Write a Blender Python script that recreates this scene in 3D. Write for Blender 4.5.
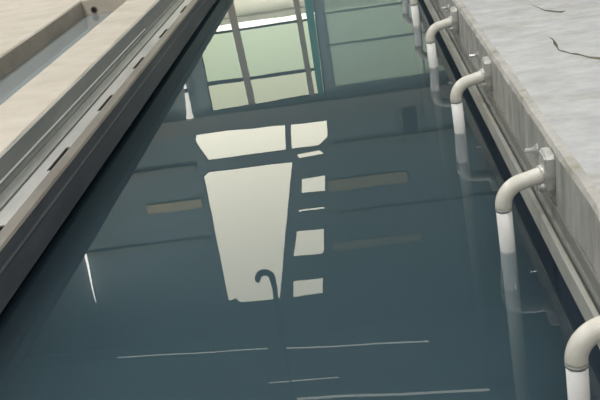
import bpy, bmesh, math, random
from mathutils import Vector, Matrix
from mathutils.geometry import tessellate_polygon

random.seed(7)
for o in list(bpy.data.objects):
    bpy.data.objects.remove(o, do_unlink=True)
S = bpy.context.scene
COL = S.collection

# ------------------------------------------------------------------ camera
FPX, PITCH, ROLL, YAW, CAMH = 850.0, math.radians(23.1), math.radians(9.45), math.radians(-5.98), 1.5
fwd = Vector((math.sin(YAW)*math.cos(PITCH), math.cos(YAW)*math.cos(PITCH), -math.sin(PITCH)))
r0 = Vector((math.cos(YAW), -math.sin(YAW), 0)); u0 = r0.cross(fwd)
rt = r0*math.cos(ROLL) - u0*math.sin(ROLL)
up = r0*math.sin(ROLL) + u0*math.cos(ROLL)
cd = bpy.data.cameras.new('camera'); cam = bpy.data.objects.new('camera', cd); COL.objects.link(cam)
cd.sensor_width = 36.0; cd.sensor_fit = 'HORIZONTAL'; cd.lens = 36.0*FPX/600.0
cd.clip_start = 0.05; cd.clip_end = 400
cam.matrix_world = Matrix(((rt.x, up.x, -fwd.x, 0), (rt.y, up.y, -fwd.y, 0), (rt.z, up.z, -fwd.z, CAMH), (0, 0, 0, 1)))
S.camera = cam

# ------------------------------------------------------------------ world: even overcast sky, exposure
SKY = 5.0
w = bpy.data.worlds.new('overcast_sky'); S.world = w; w.use_nodes = True
bg = w.node_tree.nodes['Background']
bg.inputs[0].default_value = (1.0, 0.945, 0.81, 1); bg.inputs[1].default_value = SKY
S.view_settings.view_transform = 'Standard'; S.view_settings.look = 'None'
S.view_settings.exposure = 0.0; S.view_settings.gamma = 1.0; S.view_settings.use_curve_mapping = False
FILL_W = 158.0      # watts of each added ceiling lamp (out of view, built further down)

# ------------------------------------------------------------------ materials
MATS = {}
def newmat(name):
    m = bpy.data.materials.new(name); m.use_nodes = True
    MATS[name] = m
    return m, m.node_tree, m.node_tree.nodes['Principled BSDF']
def surf(name, c1, c2, scale=4, rough=0.7, metal=0.0, bump=0.15, bscale=None, stretch=(1,1,1), c3=None, s3=1.2, t3=(0.55,0.7), detail=6, bdist=0.01):
    """noise-mottled surface; c3 = stain colour laid over in patches"""
    m, t, b = newmat(name); N = t.nodes; L = t.links
    tc = N.new('ShaderNodeTexCoord'); mp = N.new('ShaderNodeMapping'); mp.inputs['Scale'].default_value = stretch
    L.new(tc.outputs['Object'], mp.inputs['Vector'])
    n = N.new('ShaderNodeTexNoise'); n.inputs['Scale'].default_value = scale; n.inputs['Detail'].default_value = detail
    n.inputs['Roughness'].default_value = 0.65
    L.new(mp.outputs[0], n.inputs['Vector'])
    cr = N.new('ShaderNodeValToRGB'); cr.color_ramp.elements[0].position = 0.32; cr.color_ramp.elements[1].position = 0.68
    cr.color_ramp.elements[0].color = (*c1, 1); cr.color_ramp.elements[1].color = (*c2, 1)
    L.new(n.outputs['Fac'], cr.inputs[0]); out = cr.outputs[0]
    if c3:
        n3 = N.new('ShaderNodeTexNoise'); n3.inputs['Scale'].default_value = s3; n3.inputs['Detail'].default_value = 8
        n3.inputs['Roughness'].default_value = 0.7
        L.new(mp.outputs[0], n3.inputs['Vector'])
        r3 = N.new('ShaderNodeMapRange'); r3.inputs[1].default_value = t3[0]; r3.inputs[2].default_value = t3[1]
        L.new(n3.outputs['Fac'], r3.inputs[0])
        mx = N.new('ShaderNodeMix'); mx.data_type = 'RGBA'
        L.new(r3.outputs[0], mx.inputs['Factor']); L.new(out, mx.inputs['A']); mx.inputs['B'].default_value = (*c3, 1)
        out = mx.outputs['Result']
    L.new(out, b.inputs['Base Color'])
    b.inputs['Roughness'].default_value = rough; b.inputs['Metallic'].default_value = metal
    if bump:
        nb = N.new('ShaderNodeTexNoise'); nb.inputs['Scale'].default_value = bscale or scale*5; nb.inputs['Detail'].default_value = 5
        L.new(mp.outputs[0], nb.inputs['Vector'])
        bp = N.new('ShaderNodeBump'); bp.inputs['Strength'].default_value = bump; bp.inputs['Distance'].default_value = bdist
        L.new(nb.outputs['Fac'], bp.inputs['Height']); L.new(bp.outputs[0], b.inputs['Normal'])
    return m
def water(name, col, clear, ripple=0.0, tint=(0.75,0.9,0.92), scat=None, absorb=None):
    """murky water: Fresnel mirror over a mix of suspended matter or painted reflection (diffuse) and a clear share"""
    m = bpy.data.materials.new(name); m.use_nodes = True; MATS[name] = m
    t = m.node_tree; N = t.nodes; L = t.links; N.clear()
    o = N.new('ShaderNodeOutputMaterial')
    fr = N.new('ShaderNodeFresnel'); fr.inputs['IOR'].default_value = 1.40
    g = N.new('ShaderNodeBsdfGlossy'); g.inputs['Roughness'].default_value = 0.0; g.inputs['Color'].default_value = (1, 1, 1, 1)
    d = N.new('ShaderNodeBsdfDiffuse')
    tc = N.new('ShaderNodeTexCoord'); n = N.new('ShaderNodeTexNoise'); n.inputs['Scale'].default_value = 0.55; n.inputs['Detail'].default_value = 4
    L.new(tc.outputs['Object'], n.inputs['Vector'])
    cr = N.new('ShaderNodeValToRGB'); cr.color_ramp.elements[0].position = 0.3; cr.color_ramp.elements[1].position = 0.7
    cr.color_ramp.elements[0].color = (*[c*0.88 for c in col], 1); cr.color_ramp.elements[1].color = (*[c*1.12 for c in col], 1)
    L.new(n.outputs['Fac'], cr.inputs[0]); L.new(cr.outputs[0], d.inputs['Color'])
    tr = N.new('ShaderNodeBsdfTransparent'); tr.inputs['Color'].default_value = (*tint, 1)
    m1 = N.new('ShaderNodeMixShader'); m1.inputs[0].default_value = clear
    L.new(d.outputs[0], m1.inputs[1]); L.new(tr.outputs[0], m1.inputs[2])
    m2 = N.new('ShaderNodeMixShader'); L.new(fr.outputs[0], m2.inputs[0]); L.new(m1.outputs[0], m2.inputs[1]); L.new(g.outputs[0], m2.inputs[2])
    if ripple:
        nr = N.new('ShaderNodeTexNoise'); nr.inputs['Scale'].default_value = 1.6; nr.inputs['Detail'].default_value = 2
        L.new(tc.outputs['Object'], nr.inputs['Vector'])
        bp = N.new('ShaderNodeBump'); bp.inputs['Strength'].default_value = 1.0; bp.inputs['Distance'].default_value = ripple
        L.new(nr.outputs['Fac'], bp.inputs['Height']); L.new(bp.outputs[0], g.inputs['Normal'])
    L.new(m2.outputs[0], o.inputs['Surface'])
    if scat:                              # suspended matter: (colour, density) of scattering and absorption per metre
        vs = N.new('ShaderNodeVolumeScatter'); vs.inputs['Color'].default_value = (*scat[0], 1); vs.inputs['Density'].default_value = scat[1]
        va = N.new('ShaderNodeVolumeAbsorption'); va.inputs['Color'].default_value = (*absorb[0], 1); va.inputs['Density'].default_value = absorb[1]
        ad = N.new('ShaderNodeAddShader'); L.new(vs.outputs[0], ad.inputs[0]); L.new(va.outputs[0], ad.inputs[1])
        L.new(ad.outputs[0], o.inputs['Volume'])
    return m
def pane_mat(name, tint, frost=0.0, frostcol=(0.6,0.7,0.66)):
    m = bpy.data.materials.new(name); m.use_nodes = True; MATS[name] = m
    t = m.node_tree; N = t.nodes; L = t.links; N.clear()
    o = N.new('ShaderNodeOutputMaterial')
    tr = N.new('ShaderNodeBsdfTransparent'); tr.inputs[0].default_value = (*tint, 1)
    tl = N.new('ShaderNodeBsdfTranslucent'); tl.inputs[0].default_value = (*frostcol, 1)
    g = N.new('ShaderNodeBsdfGlossy'); g.inputs['Roughness'].default_value = 0.5; g.inputs[0].default_value = (0.25,0.25,0.25,1)
    m1 = N.new('ShaderNodeMixShader'); m1.inputs[0].default_value = frost
    L.new(tr.outputs[0], m1.inputs[1]); L.new(tl.outputs[0], m1.inputs[2])
    fr = N.new('ShaderNodeFresnel'); fr.inputs['IOR'].default_value = 1.45
    m2 = N.new('ShaderNodeMixShader'); L.new(fr.outputs[0], m2.inputs[0]); L.new(m1.outputs[0], m2.inputs[1]); L.new(g.outputs[0], m2.inputs[2])
    L.new(m2.outputs[0], o.inputs['Surface'])
    return m
def emit(name, col, s):
    m, t, b = newmat(name)
    b.inputs['Base Color'].default_value = (0.8, 0.8, 0.8, 1)
    b.inputs['Emission Color'].default_value = (*col, 1); b.inputs['Emission Strength'].default_value = s
    return m
surf('grey_concrete', (0.43,0.44,0.45), (0.61,0.62,0.625), 6.5, 0.75, 0, 0.3, 30, (0.9,1.7,1), c3=(0.36,0.33,0.26), s3=1.3, t3=(0.53,0.74), detail=10)
surf('cream_concrete', (0.50,0.45,0.38), (0.62,0.57,0.50), 2.5, 0.8, 0, 0.2, 30, (1,1.6,1), c3=(0.45,0.40,0.33), s3=1.6, t3=(0.56,0.78))
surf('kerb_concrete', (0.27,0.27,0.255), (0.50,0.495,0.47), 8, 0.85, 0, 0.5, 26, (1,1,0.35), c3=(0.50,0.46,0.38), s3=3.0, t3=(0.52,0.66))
surf('edge_dirt', (0.40,0.39,0.36), (0.58,0.57,0.54), 12, 0.9, 0, 0.35, 60, (1,1,1), c3=(0.24,0.22,0.13), s3=3.0, t3=(0.54,0.66))
surf('light_galvanised', (0.36,0.36,0.33), (0.52,0.52,0.48), 6, 0.5, 0.2, 0.12, 60, (1,0.25,1), c3=(0.33,0.31,0.24), s3=3.0, t3=(0.55,0.75))
surf('mid_galvanised', (0.28,0.29,0.28), (0.42,0.43,0.41), 6, 0.55, 0.25, 0.15, 60, (1,0.2,1), c3=(0.36,0.37,0.35), s3=3.0, t3=(0.56,0.72))
surf('galvanised', (0.30,0.305,0.295), (0.44,0.44,0.42), 6, 0.5, 0.25, 0.12, 60, (1,0.25,1), c3=(0.30,0.27,0.21), s3=3.0, t3=(0.55,0.75))
surf('dull_galvanised', (0.21,0.225,0.215), (0.32,0.335,0.32), 5, 0.55, 0.3, 0.1, 50, (1,0.2,1), c3=(0.33,0.34,0.32), s3=2.2, t3=(0.58,0.72))
surf('stained_steel', (0.17,0.155,0.135), (0.26,0.24,0.21), 6, 0.6, 0.2, 0.15, 50, (1,0.2,1))
surf('shaded_lip_steel', (0.055,0.06,0.072), (0.10,0.108,0.12), 5, 0.5, 0.2, 0.1, 50, (1,0.2,1))  # dark tone: shade on the pool-facing lip is put into the colour
surf('pipe_paint', (0.70,0.67,0.58), (0.84,0.82,0.76), 9, 0.34, 0.0, 0.06, 90, c3=(0.52,0.46,0.32), s3=5, t3=(0.6,0.78))
surf('pipe_white', (0.86,0.86,0.84), (0.92,0.92,0.91), 14, 0.35, 0, 0.04, 90)
surf('seam_grey', (0.34,0.36,0.35), (0.48,0.49,0.47), 30, 0.5, 0.1, 0.2, 90)
surf('clamp_steel', (0.50,0.50,0.47), (0.74,0.74,0.71), 18, 0.38, 0.35, 0.3, 70, c3=(0.36,0.32,0.24), s3=12, t3=(0.55,0.7))
surf('bolt_steel', (0.74,0.74,0.72), (0.86,0.86,0.84), 30, 0.22, 0.45, 0.0)
surf('crack_dirt', (0.10,0.10,0.06), (0.20,0.19,0.13), 12, 0.95, 0, 0.4)
surf('green_silt', (0.07,0.17,0.24), (0.11,0.23,0.30), 0.7, 0.9, 0, 0.1)
surf('hole_shade', (0.012,0.011,0.01), (0.02,0.018,0.015), 8, 0.9, 0, 0)  # near-black: shade inside slots and drain is put into this colour
surf('rusty_ring', (0.14,0.11,0.08), (0.24,0.20,0.15), 20, 0.7, 0.1, 0.2)
surf('wall_grey', (0.26,0.32,0.32), (0.34,0.40,0.40), 0.8, 0.8, 0, 0.05)
surf('roof_blue', (0.22,0.30,0.34), (0.30,0.38,0.42), 0.6, 0.6, 0, 0.05)
surf('tan_board', (0.70,0.58,0.33), (0.82,0.70,0.44), 2.0, 0.7, 0, 0.05, None, (0.3,1,1))
surf('beam_paint', (0.24,0.25,0.22), (0.36,0.34,0.28), 0.9, 0.7, 0, 0.03)
surf('mullion_brown', (0.42,0.35,0.27), (0.52,0.44,0.35), 4, 0.6, 0, 0)
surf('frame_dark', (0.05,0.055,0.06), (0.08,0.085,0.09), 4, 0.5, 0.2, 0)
surf('frame_teal', (0.10,0.34,0.29), (0.14,0.42,0.37), 4, 0.4, 0, 0)
surf('hook_steel', (0.02,0.03,0.045), (0.04,0.05,0.065), 12, 0.5, 0.3, 0)
surf('fill_lamp_body', (0.75,0.74,0.68), (0.85,0.84,0.8), 8, 0.4, 0, 0)
surf('hill_green', (0.26,0.30,0.20), (0.42,0.44,0.34), 0.35, 0.95, 0, 0)
surf('white_render', (0.78,0.78,0.75), (0.86,0.86,0.83), 1.0, 0.9, 0, 0)
surf('yard_paving', (0.30,0.30,0.27), (0.42,0.42,0.38), 0.5, 0.9, 0, 0)
surf('wall_interior', (0.30,0.31,0.30), (0.38,0.39,0.37), 0.7, 0.85, 0, 0)
water('pool_water', (0.05,0.09,0.105), 0.92, 0.0004, (0.95,1.0,1.0), ((0.40,0.74,0.96), 1.15), ((0.30,0.55,0.74), 0.85))
surf('pool_lining', (0.065,0.065,0.11), (0.09,0.09,0.145), 2, 0.9, 0, 0)
surf('brown_stain', (0.20,0.18,0.15), (0.32,0.29,0.25), 3, 0.85, 0, 0.2, 30, (1,0.6,1.5))
water('trough_water', (0.42,0.47,0.49), 0.45, 0.0006)  # pale diffuse colour stands in for the bright reflection on the trough
pane_mat('clear_pane', (0.96,0.97,0.94))
pane_mat('green_pane', (0.58,0.64,0.57))
pane_mat('frosted_pane', (0.34,0.40,0.37), 0.5, (0.78,0.86,0.82))
pane_mat('grey_pane', (0.64,0.67,0.60))
emit('fill_glow', (1.0, 0.97, 0.92), 5.0)
emit('tube_glow', (1.0, 0.98, 0.9), 2.4)
emit('strip_glow', (1.0, 0.98, 0.92), 7.0)
emit('wall_lamp_glow', (1.0, 0.97, 0.86), 2.2)

# ------------------------------------------------------------------ helpers
def mesh_obj(name, verts, faces, mat, parent=None, smooth=False, mats=None, fm=None):
    me = bpy.data.meshes.new(name); me.from_pydata([tuple(v) for v in verts], [], faces); me.update()
    for m in (mats or [mat]): me.materials.append(MATS[m])
    if fm:
        for p, k in zip(me.polygons, fm): p.material_index = k
    if smooth:
        for p in me.polygons: p.use_smooth = True
    o = bpy.data.objects.new(name, me); COL.objects.link(o)
    if parent: o.parent = parent
    return o
def bm_obj(name, bm, mat, parent=None, smooth=False):
    bmesh.ops.recalc_face_normals(bm, faces=bm.faces)
    me = bpy.data.meshes.new(name); bm.to_mesh(me); bm.free()
    me.materials.append(MATS[mat])
    if smooth:
        for p in me.polygons: p.use_smooth = True
    o = bpy.data.objects.new(name, me); COL.objects.link(o)
    if parent: o.parent = parent
    return o
def box_bm(bm, x0, x1, y0, y1, z0, z1, bevel=0):
    vs = [bm.verts.new(p) for p in ((x0,y0,z0),(x1,y0,z0),(x1,y1,z0),(x0,y1,z0),(x0,y0,z1),(x1,y0,z1),(x1,y1,z1),(x0,y1,z1))]
    fs = [bm.faces.new([vs[i] for i in f]) for f in ((3,2,1,0),(4,5,6,7),(0,1,5,4),(1,2,6,5),(2,3,7,6),(3,0,4,7))]
    if bevel:
        es = list({e for f in fs for e in f.edges})
        bmesh.ops.bevel(bm, geom=es, offset=bevel, segments=2, affect='EDGES', profile=0.5)
def box(name, x0, x1, y0, y1, z0, z1, mat, parent=None, bevel=0):
    bm = bmesh.new(); box_bm(bm, x0, x1, y0, y1, z0, z1, bevel)
    return bm_obj(name, bm, mat, parent)
def empty(name, loc=(0,0,0)):
    o = bpy.data.objects.new(name, None); COL.objects.link(o); o.location = loc; o.empty_display_size = 0.1
    return o
def tag(o, label=None, cat=None, group=None, kind=None):
    if label: o['label'] = label
    if cat: o['category'] = cat
    if group: o['group'] = group
    if kind: o['kind'] = kind
    return o
def structure(o, label, cat): return tag(o, label, cat, kind='structure')
def sweep(path, rad, seg=20, cap=True):
    """tube along 3-D points; rad a number or list"""
    bm = bmesh.new(); n = len(path); P = [Vector(p) for p in path]
    if not isinstance(rad, (list, tuple)): rad = [rad]*n
    rings = []; ref = None
    for i in range(n):
        t = (P[min(i+1,n-1)] - P[max(i-1,0)]).normalized()
        if ref is None:
            ref = Vector((0,1,0)) if abs(t.y) < 0.9 else Vector((1,0,0))
        a = (ref - t*ref.dot(t)).normalized(); ref = a; b = t.cross(a)
        rings.append([bm.verts.new(P[i] + (a*math.cos(2*math.pi*k/seg) + b*math.sin(2*math.pi*k/seg))*rad[i]) for k in range(seg)])
    for i in range(n-1):
        for k in range(seg):
            bm.faces.new((rings[i][k], rings[i][(k+1)%seg], rings[i+1][(k+1)%seg], rings[i+1][k]))
    if cap:
        bm.faces.new(rings[0][::-1]); bm.faces.new(rings[-1])
    return bm
def tube(name, path, rad, mat, parent=None, seg=20):
    return bm_obj(name, sweep(path, rad, seg), mat, parent, True)
def extrude_y(name, prof, y0, y1, mat, parent=None, step=None, jit=0.0, jidx=(), closed=True, mats=None, pm=None):
    """profile polygon in x,z extruded along y; vertices listed in jidx get jittered (chipped edges)"""
    n = max(1, int((y1-y0)/step)) if step else 1
    V = []; F = []; FM = []; m = len(prof)
    for i in range(n+1):
        y = y0 + (y1-y0)*i/n
        for k, (x, z) in enumerate(prof):
            if k in jidx: x += random.uniform(-jit, jit); z += random.uniform(-jit, jit)*0.5
            V.append((x, y, z))
    for i in range(n):
        for k in range(m if closed else m-1):
            F.append((i*m+k, i*m+(k+1)%m, (i+1)*m+(k+1)%m, (i+1)*m+k)); FM.append(pm[k] if pm else 0)
    if closed:
        F.append(tuple(range(m))[::-1]); F.append(tuple(n*m+k for k in range(m))); FM += [0, 0]
    o = mesh_obj(name, V, F, mat, parent, mats=mats, fm=FM if pm else None)
    bm = bmesh.new(); bm.from_mesh(o.data); bmesh.ops.recalc_face_normals(bm, faces=bm.faces); bm.to_mesh(o.data); bm.free()
    return o
def plate_with_holes(name, outer, holes, y0, y1, mat, parent=None):
    """wall in the x,z plane between y0 and y1, with polygonal openings cut right through"""
    loops = [outer] + holes
    flat = [Vector((x, z, 0)) for lp in loops for x, z in lp]
    tri = tessellate_polygon([[Vector((x, z, 0)) for x, z in lp] for lp in loops])
    n = len(flat); V = [(p.x, y0, p.y) for p in flat] + [(p.x, y1, p.y) for p in flat]
    F = [tuple(t) for t in tri] + [tuple(n+i for i in t[::-1]) for t in tri]
    s = 0
    for lp in loops:
        for k in range(len(lp)):
            a, b = s+k, s+(k+1) % len(lp); F.append((a, b, n+b, n+a))
        s += len(lp)
    o = mesh_obj(name, V, F, mat, parent)
    bm = bmesh.new(); bm.from_mesh(o.data); bmesh.ops.recalc_face_normals(bm, faces=bm.faces); bm.to_mesh(o.data); bm.free()
    return o
def prism_y(name, poly, y0, y1, mat, parent=None):
    return plate_with_holes(name, poly, [], y0, y1, mat, parent)
def hex_head(bm, c, axis, r, h, n=6):
    axis = Vector(axis).normalized(); a = axis.orthogonal().normalized(); b = axis.cross(a); c = Vector(c)
    lo = [bm.verts.new(c + (a*math.cos(2*math.pi*k/n)+b*math.sin(2*math.pi*k/n))*r) for k in range(n)]
    hi = [bm.verts.new(c + axis*h + (a*math.cos(2*math.pi*k/n)+b*math.sin(2*math.pi*k/n))*r*0.92) for k in range(n)]
    bm.faces.new(lo[::-1]); bm.faces.new(hi)
    for k in range(n): bm.faces.new((lo[k], lo[(k+1)%n], hi[(k+1)%n], hi[k]))

# ------------------------------------------------------------------ the setting
YB, YF, YP = -4.0, 14.0, 12.4          # behind the camera, end wall, far end of the pool
TOP = 0.38                              # deck level above the water
XR = 0.609; XL = -1.69                  # pool-side faces of the decks
# right deck
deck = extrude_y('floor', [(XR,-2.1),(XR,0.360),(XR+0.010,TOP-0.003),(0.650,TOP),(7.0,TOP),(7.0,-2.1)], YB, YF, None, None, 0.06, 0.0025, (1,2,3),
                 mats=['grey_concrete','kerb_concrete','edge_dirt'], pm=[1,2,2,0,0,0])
structure(deck, 'pale grey concrete deck along the right side with the pipes in its edge', 'concrete deck')
def crack(name, pts, wd):
    bm = bmesh.new(); prev = None
    for i, (x, y) in enumerate(pts):
        h = wd*(0.5+random.random())*(0.3 if i in (0, len(pts)-1) else 1)
        a = bm.verts.new((x, y-h, TOP+0.0012)); b = bm.verts.new((x+random.uniform(-.005,.005), y+h, TOP+0.0012))
        if prev: bm.faces.new((prev[0], a, b, prev[1]))
        prev = (a, b)
    return bm_obj(name, bm, 'crack_dirt', deck)
def ragged(a, b, n, amp):
    return [(a[0]+(b[0]-a[0])*i/n+random.uniform(-amp,amp), a[1]+(b[1]-a[1])*i/n+random.uniform(-amp,amp)) for i in range(n+1)]
# left deck strip between pool and trough
strip = extrude_y('walkway_strip', [(XL,-2.1),(XL,TOP-0.008),(XL-0.01,TOP),(-2.022,TOP),(-2.032,TOP-0.01),(-2.032,-2.1)], YB, YF, 'cream_concrete', None, 0.3, 0.003, (1,2,3,4))
structure(strip, 'cream concrete walkway strip between the pool and the narrow trough', 'walkway')
ldeck = extrude_y('floor_left', [(-2.557,-2.1),(-2.557,TOP-0.01),(-2.567,TOP),(-9.0,TOP),(-9.0,-2.1)], YB, YF, 'cream_concrete', None, 0.3, 0.003, (1,2))
structure(ldeck, 'cream concrete floor beyond the narrow trough at the upper left', 'floor')
tend = box('wall_trough_end', -2.557, -2.032, 7.93, YF, -2.1, TOP-0.002, 'cream_concrete')
structure(tend, 'cream concrete end wall closing the narrow trough', 'wall')
tlin = box('wall_trough_left', -2.557, -2.549, YB, 7.93, 0.0, TOP-0.012, 'brown_stain'); structure(tlin, 'brown stained left side of the narrow trough', 'wall')
tfl = box('floor_trough', -2.557, -2.032, YB, 7.93, -2.1, 0.10, 'cream_concrete')
structure(tfl, 'shallow concrete bottom of the narrow trough', 'floor')
ZB = -1.8
for nm, a, b, lb in (('wall_pool_left', XL, XL+0.02, 'left'), ('wall_pool_right', XR-0.012, XR, 'right')):
    structure(box(nm, a, b, YB, YP, ZB, 0.05, 'pool_lining'), 'dark %s side lining of the pool, mostly under water' % lb, 'wall')
pfl = box('floor_pool', XL, XR, YB, YF, -2.1, ZB, 'green_silt'); structure(pfl, 'dark silty bottom of the pool under the water', 'floor')
pend = box('wall_pool_end', XL, XR, YP, YF, ZB, TOP, 'kerb_concrete'); structure(pend, 'concrete end wall at the far end of the pool', 'wall')
pbk = box('wall_pool_back', XL, XR, YB-0.3, YB, ZB, TOP, 'kerb_concrete'); structure(pbk, 'concrete wall at the near end of the pool', 'wall')
# water surfaces
def sheet(name, x0, x1, y0, y1, z, mat): return mesh_obj(name, [(x0,y0,z),(x1,y0,z),(x1,y1,z),(x0,y1,z)], [(0,1,2,3)], mat)
bm = bmesh.new(); box_bm(bm, XL+0.016, XR-0.008, YB-0.004, YP+0.004, ZB-0.004, 0.0); pw = bm_obj('pool_water', bm, 'pool_water')
tag(pw, 'still dark teal water filling the long pool and mirroring the windows', 'water', kind='stuff')
tw = sheet('trough_water', -2.557, -2.032, YB, 7.93, 0.245, 'trough_water')
tag(tw, 'pale shallow water in the narrow trough at the upper left', 'water', kind='stuff')

# hall shell
structure(box('wall_left', -9.2, -9.0, YB-2, YF, -2.1, 7.2, 'wall_interior'), 'plain grey side wall of the hall on the left', 'wall')
structure(box('wall_right', 7.0, 7.2, YB-2, YF, -2.1, 7.2, 'wall_interior'), 'plain grey side wall of the hall on the right', 'wall')
structure(box('wall_back', -9.2, 7.2, YB-2.2, YB-2, -2.1, 7.2, 'wall_interior'), 'plain grey wall of the hall behind the camera', 'wall')
structure(box('floor_back', -9.0, 7.0, YB-2, YB-0.3, -2.1, TOP, 'grey_concrete'), 'concrete floor behind the near end of the pool', 'floor')
structure(box('ceiling', -9.2, 7.2, YB-2.2, YF+0.3, 7.2, 7.4, 'roof_blue'), 'dark blue grey roof deck of the hall', 'ceiling')

# end wall with its openings (x, z outlines)
WIN = [(-2.71,0.62),(-0.70,0.62),(-0.74,2.60),(-2.72,2.66)]
FROST = [(-0.58,0.62),(3.6,0.62),(3.6,2.47),(-0.58,2.53)]
UPL = [(-3.085,3.03),(-1.50,3.06),(-1.56,3.535),(-2.97,3.535),(-3.13,3.16)]
UPR = [(-1.42,3.065),(-0.78,3.08),(-0.80,3.385),(-0.99,3.53),(-1.47,3.533)]
BIG = [(-3.0,3.73),(-1.475,3.745),(-2.154,6.49),(-2.93,6.49),(-3.0,6.40),(-3.145,6.44),(-3.11,3.80)]
SQ = [[(-1.40,3.645),(-0.98,3.625),(-0.90,3.71),(-1.37,3.735)],
      [(-1.372,4.124),(-0.956,4.104),(-0.993,4.40),(-1.42,4.39)],
      [(-1.517,4.69),(-1.043,4.69),(-1.05,4.745),(-1.53,4.745)],
      [(-1.615,5.109),(-1.119,5.125),(-1.18,5.58),(-1.24,5.655),(-1.773,5.65)],
      [(-1.848,6.131),(-1.28,6.14),(-1.329,6.481),(-1.905,6.494)]]
wend = plate_with_holes('wall_end', [(-9.2,-2.1),(7.2,-2.1),(7.2,7.2),(-9.2,7.2)], [WIN, FROST, UPL, UPR, BIG]+SQ, YF, YF+0.05, 'wall_grey')
structure(wend, 'grey end wall with tall windows seen mirrored in the water', 'wall')
wn = 0
def window(poly, pane, label, frame='frame_dark', single=True):
    global wn
    wn += 1
    cx = sum(p[0] for p in poly)/len(poly); cz = sum(p[1] for p in poly)/len(poly)
    root = empty('window_%d' % wn, (cx, YF+0.02, min(p[1] for p in poly)))
    structure(root, label, 'window')
    inv = Matrix.Translation(-root.location)
    def put(o):
        o.parent = root; o.matrix_parent_inverse = inv; return o
    inner = [(cx+(x-cx)*0.985, cz+(z-cz)*0.985) for x, z in poly]
    put(plate_with_holes('window_frame', poly, [inner], YF+0.005, YF+0.045, frame))
    if single: put(prism_y('pane', inner, YF+0.02, YF+0.026, pane))
    return root, put
r, put = window(WIN, 'green_pane', 'large mullioned window mirrored near the top of the pool', 'frame_dark', False)
for za, zc, pm in ((0.65,1.31,'clear_pane'), (1.33,2.14,'green_pane'), (2.18,2.655,'grey_pane')):
    for xa_, xb_ in ((-2.715,-2.06), (-2.055,-0.99), (-0.985,-0.705)):
        put(prism_y('pane', [(xa_,za),(xb_,za),(xb_,zc),(xa_,zc)], YF+0.02, YF+0.026, pm))
for x0, x1, xx0, xx1, m in ((-2.14,-2.02,-2.06,-1.95,'mullion_brown'), (-1.04,-0.95,-1.01,-0.92,'mullion_brown'), (-0.86,-0.72,-0.86,-0.76,'frame_teal')):
    put(prism_y('mullion', [(x0,0.62),(x1,0.62),(xx1,2.63),(xx0,2.63)], YF-0.04, YF+0.018, m))
for z, h in ((1.32,0.016),(2.16,0.026)):
    put(prism_y('transom', [(-2.71,z-h),(-0.86,z-h),(-0.86,z+h),(-2.71,z+h)], YF-0.015, YF+0.018, 'frame_dark'))
r, put = window(FROST, 'frosted_pane', 'wide frosted grey green window beside the mullioned one', 'wall_grey')
for x in (0.95, 2.4): put(prism_y('mullion', [(x,0.62),(x+0.03,0.62),(x+0.03,2.5),(x,2.5)], YF-0.01, YF+0.018, 'wall_grey'))
for z in (1.25, 1.78): put(prism_y('transom', [(-0.58,z),(3.6,z),(3.6,z+0.03),(-0.58,z+0.03)], YF-0.01, YF+0.018, 'wall_grey'))
window(UPL, 'clear_pane', 'long clipped-corner upper window left of the dark post')
window(UPR, 'clear_pane', 'short clipped-corner upper window right of the dark post')
window(BIG, 'clear_pane', 'tall tapering bright window mirrored in mid pool')
for k, lb in enumerate(('narrow slanted slit lowest in the column of small windows','second lowest small square window beside the tapering one',
        'thin slit between the small square windows','tall small window with one clipped corner','topmost small rectangular window beside the tapering one')):
    window(SQ[k], 'clear_pane', lb)
# beams, posts and boards on the end wall
def beam(name, x0, x1, z0, z1, y0, mat, label, cat, group=None):
    o = box(name, x0, x1, y0, YF, z0, z1, mat, None, 0.01); return tag(o, label, cat, group)
beam('wall_beam', -9.0, 7.0, 2.69, 3.0, YF-0.14, 'beam_paint', 'long painted beam across the end wall above the windows', 'beam')
beam('wall_girt', -9.0, -3.2, 3.56, 3.66, YF-0.08, 'beam_paint', 'slim girt low on the end wall left of the windows', 'girt')
beam('wall_girt', -0.7, 7.0, 3.50, 3.58, YF-0.08, 'beam_paint', 'slim girt low on the end wall right of the windows', 'girt')
beam('wall_girt', -0.8, 7.0, 4.82, 4.9, YF-0.08, 'beam_paint', 'slim girt at mid height right of the windows', 'girt')
beam('wall_girt', -9.0, -3.25, 5.0, 5.1, YF-0.08, 'beam_paint', 'slim girt at mid height left of the windows', 'girt')
beam('tan_board', -0.92, 0.48, 4.20, 4.40, YF-0.05, 'tan_board', 'tan board on the end wall beside the small square window', 'board')
beam('tan_board', -1.0, 0.6, 5.42, 5.58, YF-0.05, 'tan_board', 'upper tan board on the end wall right of the windows', 'board')
beam('tan_board', -4.25, -3.22, 4.22, 4.40, YF-0.05, 'tan_board', 'short tan board left of the tapering window', 'board')
# door-like frame right of the windows
fr = empty('hatch_frame', (0.46, YF, 3.02)); tag(fr, 'small dark hatch frame above the beam on the end wall', 'hatch')
for a in ((-0.02,0.05,0,0.62),(0.30,0.36,0,0.62),(-0.02,0.36,0.56,0.62)):
    o = box('frame_bar', a[0], a[1], -0.06, 0, a[2], a[3], 'beam_paint', fr)
box('hatch_panel', 0.05, 0.30, -0.02, 0, 0, 0.56, 'frame_dark', fr)

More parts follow.
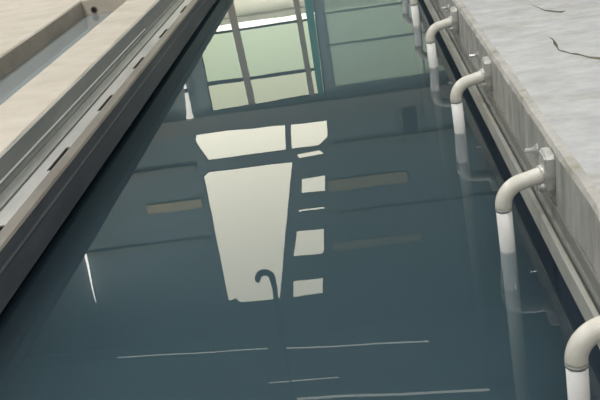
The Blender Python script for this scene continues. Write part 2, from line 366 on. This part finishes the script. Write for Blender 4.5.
# roof purlins, tube lamps, added fill lamps
for i in range(9):
    y = 13.72 - i*2.1
    nth = ('first','second','third','fourth','fifth','sixth','seventh','eighth','ninth')[i]
    tag(box('roof_purlin', -9.0, 7.0, y-0.05, y+0.05, 7.0, 7.2, 'roof_blue'),
        'blue grey roof purlin, %s counted from the end wall' % nth, 'purlin', 'purlins under the roof')
def tube_lamp(a, b, label, rad=0.016):
    a = Vector(a); b = Vector(b); root = empty('tube_lamp', a); tag(root, label, 'lamp', 'thin tube lamps under the roof')
    d = b-a
    tube('light_tube', [(0,0,0), d*0.5, d], rad, 'tube_glow', root, 8)
    for t in (0.0, 1.0):
        p = d*t; tube('hanger', [p, p+Vector((0,0,7.2-a.z-p.z))], 0.012, 'frame_dark', root, 6)
tube_lamp((-5.3,13.36,6.97), (-2.4,13.07,6.97), 'thin glowing tube lamp under the roof nearest the end wall, left half', 0.010)
tube_lamp((-2.05,13.03,6.97), (0.5,12.77,6.97), 'thin glowing tube lamp under the roof nearest the end wall, right half', 0.013)
tube_lamp((-2.3,12.02,6.97), (-1.1,11.98,6.97), 'short glowing tube lamp in the middle row under the roof', 0.010)
tube_lamp((-1.8,11.50,6.97), (1.3,11.24,6.97), 'long glowing tube lamp furthest from the end wall', 0.02)
# vertical tube lamp on the left of the end wall
vt = empty('strip_lamp', (-5.57, YF-0.12, 4.94)); tag(vt, 'thin upright white strip lamp left of the tapering window', 'lamp')
tube('light_tube', [(0,0,0), (-0.03,0,0.5), (-0.065,0,1.08)], [0.024,0.018,0.007], 'strip_glow', vt, 8)
box('bracket', -0.02, 0.02, 0.0, 0.12, 0.1, 0.14, 'frame_dark', vt); box('bracket', -0.07, -0.03, 0.0, 0.12, 0.9, 0.94, 'frame_dark', vt)
# wall lamp left of the mullioned window
wl = empty('wall_lamp', (-3.06, YF-0.16, 2.06)); tag(wl, 'white tubular wall lamp with flared end beside the mullioned window', 'lamp')
bm = sweep([(0,0,0.14),(-0.01,0,0.35),(-0.025,0,0.5),(-0.03,0,0.57),(-0.03,0,0.6)], [0.030,0.040,0.046,0.062,0.066], 14); bm_obj('lamp_tube', bm, 'wall_lamp_glow', wl, True)
tube('dark_collar', [(0,0,0.07),(0,0,0.14)], 0.026, 'frame_dark', wl, 12); tube('lamp_tip', [(0,0,0),(0,0,0.07)], [0.016,0.026], 'wall_lamp_glow', wl, 12)
tube('rim', [(-0.03,0,0.6),(-0.03,0,0.63)], 0.068, 'tan_board', wl, 14); box('bracket', -0.03, 0.03, 0.03, 0.16, 0.25, 0.29, 'frame_dark', wl)
# crane hook hanging over the far pool
hk = empty('crane_hook', (-1.47, 9.0, 3.24)); tag(hk, 'dark steel crane hook hanging from a rope, mirrored against the tapering window', 'hook')
pts = []
for k in range(13):
    a = math.radians(158 + k*17); pts.append((-0.05+0.088*math.cos(a), 0, 0.09+0.088*math.sin(a)))
pts += [(0.045,0,0.25),(0.03,0,0.42),(0.02,0,0.62)]
tube('hook', pts, [0.022,0.034,0.038,0.038]+[0.038]*9+[0.032,0.03,0.034], 'hook_steel', hk, 12)
tube('hook_block', [(0.02,0,0.55),(0.02,0,0.62),(0.02,0,0.86),(0.02,0,0.92)], [0.03,0.07,0.07,0.03], 'hook_steel', hk, 14)
tube('rope', [(0.02,0,0.9),(0.02,0,3.9)], 0.018, 'hook_steel', hk, 8)
# added fill lamps: made-up fixtures out of view that brighten the hall
def add_fill_lamp(x, y, label, share=1.0):
    root = empty('fill_lamp', (x, y, 6.62)); tag(root, label, 'lamp', 'added square fill lamps over the pool hall')
    box('housing', -0.62, 0.62, -0.62, 0.62, 0.03, 0.12, 'fill_lamp_body', root, 0.01)
    box('diffuser', -0.58, 0.58, -0.58, 0.58, 0.0, 0.03, 'fill_glow', root)
    for sx in (-0.5, 0.5): tube('hanger', [(sx,0,0.12),(sx,0,0.58)], 0.01, 'frame_dark', root, 6)
    ld = bpy.data.lights.new('fill_light', 'AREA'); ld.shape = 'SQUARE'; ld.size = 1.15; ld.energy = FILL_W*share; ld.color = (1.0, 0.97, 0.93)
    lo = bpy.data.objects.new('fill_light', ld); COL.objects.link(lo); lo.parent = root; lo.location = (0, 0, -0.01)
for x, y, l in ((1.6,-2.0,'added square white fill lamp right of the pool behind the camera'), (-4.2,-2.0,'added square white fill lamp left of the pool behind the camera'),
                (2.2,3.2,'added square white fill lamp over the right deck, out of view'), (-4.4,3.2,'added square white fill lamp over the left floor, out of view'),
                (4.5,10.4,'added square white fill lamp over the far right deck, out of view'), (-5.2,10.2,'added square white fill lamp over the far left floor, out of view')):
    add_fill_lamp(x, y, l, (1.25 if x < 0 else 0.75)*(1.7 if y > 9 else 1.0))

# ------------------------------------------------------------------ left edge: slotted steel rail
rail = empty('slotted_rail', (XL, 5.0, 0)); tag(rail, 'grey slotted steel edge rail along the left side of the pool', 'rail')
def rp(o):
    o.parent = rail; o.matrix_parent_inverse = Matrix.Translation(-rail.location); return o
rp(extrude_y('face_plate', [(XL,0.372),(XL+0.012,0.372),(XL+0.012,0.268),(XL+0.03,0.262),(XL+0.03,0.245),(XL,0.245)], YB+0.05, YP-0.02, 'dull_galvanised'))
rp(extrude_y('thin_strip', [(XL+0.012,0.288),(XL+0.017,0.288),(XL+0.017,0.281),(XL+0.012,0.281)], 3.2, 6.6, 'pipe_white'))
# ledge plate with notches cut into its outer edge
slots = [(y-0.16, y+0.16) for y in (0.15,1.07,1.99,2.91,3.83,4.75,5.67,6.58,7.54,8.5,9.42,10.34)]
V = []; F = []
def quad(a, b, c, d): 
    i = len(V); V.extend((a, b, c, d)); F.append((i, i+1, i+2, i+3))
xa, xs, xe, zt, zb = XL, -1.546, -1.524, 0.234, 0.226
def slab(x0, x1, y0, y1):
    i = len(V); V.extend([(x0,y0,zb),(x1,y0,zb),(x1,y1,zb),(x0,y1,zb),(x0,y0,zt),(x1,y0,zt),(x1,y1,zt),(x0,y1,zt)])
    F.extend([tuple(i+j for j in f) for f in ((3,2,1,0),(4,5,6,7),(0,1,5,4),(1,2,6,5),(2,3,7,6),(3,0,4,7))])
slab(-1.604, xs, YB+0.05, YP-0.02)
y = YB+0.05
for a, b in slots:
    slab(xs, xe, y, a); y = b
slab(xs, xe, y, YP-0.02)
rp(mesh_obj('ledge_plate', V, F, 'galvanised'))
rp(extrude_y('inner_plate', [(XL,0.252),(XL+0.03,0.252),(-1.612,0.240),(-1.612,0.226),(XL,0.226)], YB+0.05, YP-0.02, 'mid_galvanised'))
rp(extrude_y('edge_angle', [(xe,0.235),(-1.478,0.226),(-1.470,0.216),(-1.478,0.212),(xe,0.222)], YB+0.05, YP-0.02, 'stained_steel'))
rp(extrude_y('lip', [(-1.486,0.213),(-1.472,0.213),(-1.472,0.16),(-1.466,0.15),(-1.472,0.14),(-1.472,0.028),(-1.486,0.028)], YB+0.05, YP-0.02, 'shaded_lip_steel'))
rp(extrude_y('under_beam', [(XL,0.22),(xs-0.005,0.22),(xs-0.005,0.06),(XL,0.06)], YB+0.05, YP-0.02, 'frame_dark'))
rp(extrude_y('slot_shade', [(xs-0.005,0.10),(-1.486,0.10),(-1.486,0.085),(xs-0.005,0.085)], YB+0.05, YP-0.02, 'hole_shade'))  # black strip standing in for the shade below the slots

# right edge: steel channel below the concrete kerb
rr = empty('edge_channel', (XR, 5.0, 0)); tag(rr, 'galvanised steel edge channel below the right concrete deck', 'rail')
def rq(o):
    o.parent = rr; o.matrix_parent_inverse = Matrix.Translation(-rr.location); return o
rq(extrude_y('lip', [(0.548,0.062),(0.556,0.062),(0.556,0.128),(0.565,0.128),(0.565,0.137),(0.548,0.137)], YB+0.05, YP-0.02, 'light_galvanised', None, 0.35, 0.0012, (0,1,4,5)))
rq(extrude_y('channel_floor', [(0.556,0.098),(XR,0.098),(XR,0.106),(0.556,0.106)], YB+0.05, YP-0.02, 'mid_galvanised'))
rq(extrude_y('web_plate', [(XR-0.008,0.106),(XR,0.106),(XR,0.16),(XR-0.008,0.16)], YB+0.05, YP-0.02, 'galvanised'))

# ------------------------------------------------------------------ outlet pipes
PX, PR, ZS, BR, INC, LEAN = 0.431, 0.0290, 0.180, 0.076, math.radians(81), 0.035
SKEW = 0.24           # the arms run slightly askew to the kerb
def make_pipe():
    root = empty('outlet_pipe', (PX, 0, 0))
    arc = []
    for k in range(15):
        a = math.pi - INC*k/14
        arc.append((BR + BR*math.cos(a) - LEAN*ZS, SKEW*(BR + BR*math.cos(a)), ZS + BR*math.sin(a)))
    ex, _, ez = arc[-1]; sl = math.tan(math.pi/2-INC)
    arm = [(ex+t, SKEW*(ex+t), ez+t*sl) for t in (0.03, 0.06, 0.178-ex)]
    tube('elbow', [(-LEAN*(ZS-0.012),0,ZS-0.012)] + arc + arm, PR, 'pipe_paint', root, 28)
    tube('straight_pipe', [(-LEAN*(ZS-0.012),0,ZS-0.012),(0,0,0.0),(LEAN*0.9,0,-0.9),(LEAN*1.799,0,-1.799)], PR*0.965, 'pipe_white', root, 28)
    tube('seam_ring', [(-LEAN*(ZS-0.018),0,ZS-0.018),(-LEAN*(ZS-0.008),0,ZS-0.008)], PR*1.02, 'seam_grey', root, 28)
    # saddle plate behind the arm: tall, tapered towards the foot, rounded
    zc = arm[-1][2]
    prof = [(-0.032,zc+0.075),(-0.040,zc+0.062),(-0.042,zc+0.0),(-0.034,zc-0.055),(-0.026,zc-0.078),(-0.012,zc-0.088),(0.012,zc-0.088),(0.026,zc-0.078),(0.034,zc-0.055),(0.042,zc),(0.040,zc+0.062),(0.032,zc+0.075)]
    prof = [(y*1.2, min(z, 0.352)) for y, z in prof]
    bm = bmesh.new(); x0, x1 = 0.142, XR-PX
    ys = SKEW*x1
    A = [bm.verts.new((x0, y+ys, z)) for y, z in prof]; B = [bm.verts.new((x1, y*1.06+ys, z)) for y, z in prof]
    bm.faces.new(A); bm.faces.new(B[::-1])
    for k in range(len(A)): bm.faces.new((A[k], A[(k+1)%len(A)], B[(k+1)%len(A)], B[k]))
    bmesh.ops.recalc_face_normals(bm, faces=bm.faces)
    bmesh.ops.bevel(bm, geom=[e for e in bm.edges if abs(e.verts[0].co.x-x0) < 1e-5 and abs(e.verts[1].co.x-x0) < 1e-5], offset=0.006, segments=2, affect='EDGES')
    sp = bm_obj('saddle_plate', bm, 'clamp_steel', root)
    # collar round the arm
    d = Vector((math.sin(INC), 0, math.cos(INC))); d.y = SKEW; d.normalize(); c = Vector(arm[-1]) - d*0.036
    tube('collar', [c-d*0.012, c-d*0.010, c+d*0.018, c+d*0.020], [PR*1.02, PR*1.20, PR*1.20, PR*1.1], 'clamp_steel', root, 24)
    for y, z in ((-0.027, zc-0.046), (0.027, zc-0.046), (0.0, zc-0.068), (-0.03, zc-0.008)):
        y += ys
        bm = bmesh.new(); hex_head(bm, (x0+0.002, y, z), (-1,0,0), 0.015, 0.003, 14); hex_head(bm, (x0-0.001, y, z), (-1,0,0), 0.011, 0.010); hex_head(bm, (x0-0.010, y, z), (-1,0,0), 0.006, 0.012, 8)
        bm_obj('bolt', bm, 'bolt_steel', root)
    return root
pipe_y = [1.84, 2.80, 4.108, 5.387, 6.63, 7.90, 9.18]
pipe_lab = ['cream elbow pipe at the lower right corner, nearest the viewer',
            'cream elbow pipe with a large bolted saddle beside the lip, second nearest',
            'cream elbow pipe entering the water in the middle of the row',
            'pale elbow pipe fourth from the lower right corner',
            'pale elbow pipe fifth from the lower right corner, cut by the upper frame edge',
            'pale elbow pipe sixth from the lower right corner at the top frame edge',
            'pale elbow pipe furthest along the row beyond the upper frame edge']
def copy_tree(o, parent=None):
    c = o.copy(); COL.objects.link(c); c.parent = parent
    for ch in [x for x in o.children]: copy_tree(ch, c)
    return c
proto = make_pipe()
for i, y in enumerate(pipe_y):
    o = proto if i == 0 else copy_tree(proto)
    o.location = (PX + (0.012 if i == 0 else 0), y, 0); tag(o, pipe_lab[i], 'pipe', 'outlet pipes along the right deck edge')
# stud bolts on the kerb beside each pipe
stud_lab = ['stud bolt on the kerb beside the nearest pipe', 'bright stud bolt on the kerb above the second nearest pipe', 'bright stud bolt on the kerb above the middle pipe',
            'small stud bolt on the kerb above the fourth pipe', 'small stud bolt on the kerb above the fifth pipe', 'small stud bolt on the kerb above the sixth pipe']
for i, y in enumerate((2.0, 3.09, 4.56, 5.88, 7.1, 8.4)):
    root = empty('stud_bolt', (XR, y, 0.262)); tag(root, stud_lab[i], 'bolt', 'stud bolts on the kerb')
    bm = bmesh.new(); hex_head(bm, (0.001,0,0), (-1,0,0), 0.024, 0.005, 16); bm_obj('washer', bm, 'clamp_steel', root)
    bm = bmesh.new(); hex_head(bm, (-0.003,0,0), (-1,0,0), 0.018, 0.016); bm_obj('nut', bm, 'bolt_steel', root)
    bm = bmesh.new(); hex_head(bm, (-0.012,0,0), (-1,0,0), 0.010, 0.036, 10); bm_obj('threaded_rod', bm, 'bolt_steel', root)
# drain outlet in the trough's end wall
dr = empty('drain_outlet', (-2.45, 7.93, 0.283)); tag(dr, 'small round dark drain hole in the cream trough wall', 'drain')
bm = bmesh.new(); hex_head(bm, (0,0,0), (0,-1,0), 0.033, 0.008, 20); bm_obj('ring', bm, 'rusty_ring', dr)
bm = bmesh.new(); hex_head(bm, (0,-0.004,0), (0,-1,0), 0.024, 0.006, 20); bm_obj('bore_shade', bm, 'hole_shade', dr)  # flat black disc, the hollow's shade put into its colour

# ------------------------------------------------------------------ outside, seen only mirrored through the windows
structure(box('ground_outside', -60, 60, YF+0.05, 90, -2.3, 0.0, 'yard_paving'), 'pale paved yard outside the windows', 'ground')
V = []; F = []; nx, ny = 40, 16
for j in range(ny):
    for i in range(nx):
        x = -60 + 120*i/(nx-1); y = 34 + 40*j/(ny-1); t = j/(ny-1)
        z = -0.5 + 10.5*(1-(1-t)**2) + (math.sin(x*0.35+y*0.2)+math.sin(x*0.9))*0.35*t
        V.append((x, y, z))
for j in range(ny-1):
    for i in range(nx-1): a = j*nx+i; F.append((a, a+1, a+nx+1, a+nx))
structure(mesh_obj('hillside', V, F, 'hill_green', None, True), 'green grassy hillside beyond the yard', 'hill')
bl = empty('low_building', (-4.0, 27.0, 0.0)); tag(bl, 'low white rendered shed outside the windows', 'building')
box('wall', -8, 6, 0, 4, 0, 3.5, 'white_render', bl); box('roof', -8.3, 6.3, -0.3, 4.3, 3.5, 3.65, 'yard_paving', bl)
# ------------------------------------------------------------------ small detail: cracks in the right deck
crack('crack', [(0.925,4.30),(0.928,4.23),(0.930,4.17),(0.918,4.09),(0.912,4.02)], 0.045)
crack('crack', [(0.905,4.02),(0.925,3.98),(0.95,3.925),(0.977,3.89),(1.00,3.82),(1.037,3.78),(1.09,3.70),(1.16,3.66),(1.25,3.58)], 0.02)
crack('crack', [(1.00,5.06),(1.015,5.0),(1.034,4.87),(1.06,4.83),(1.10,4.78),(1.13,4.79)], 0.03)
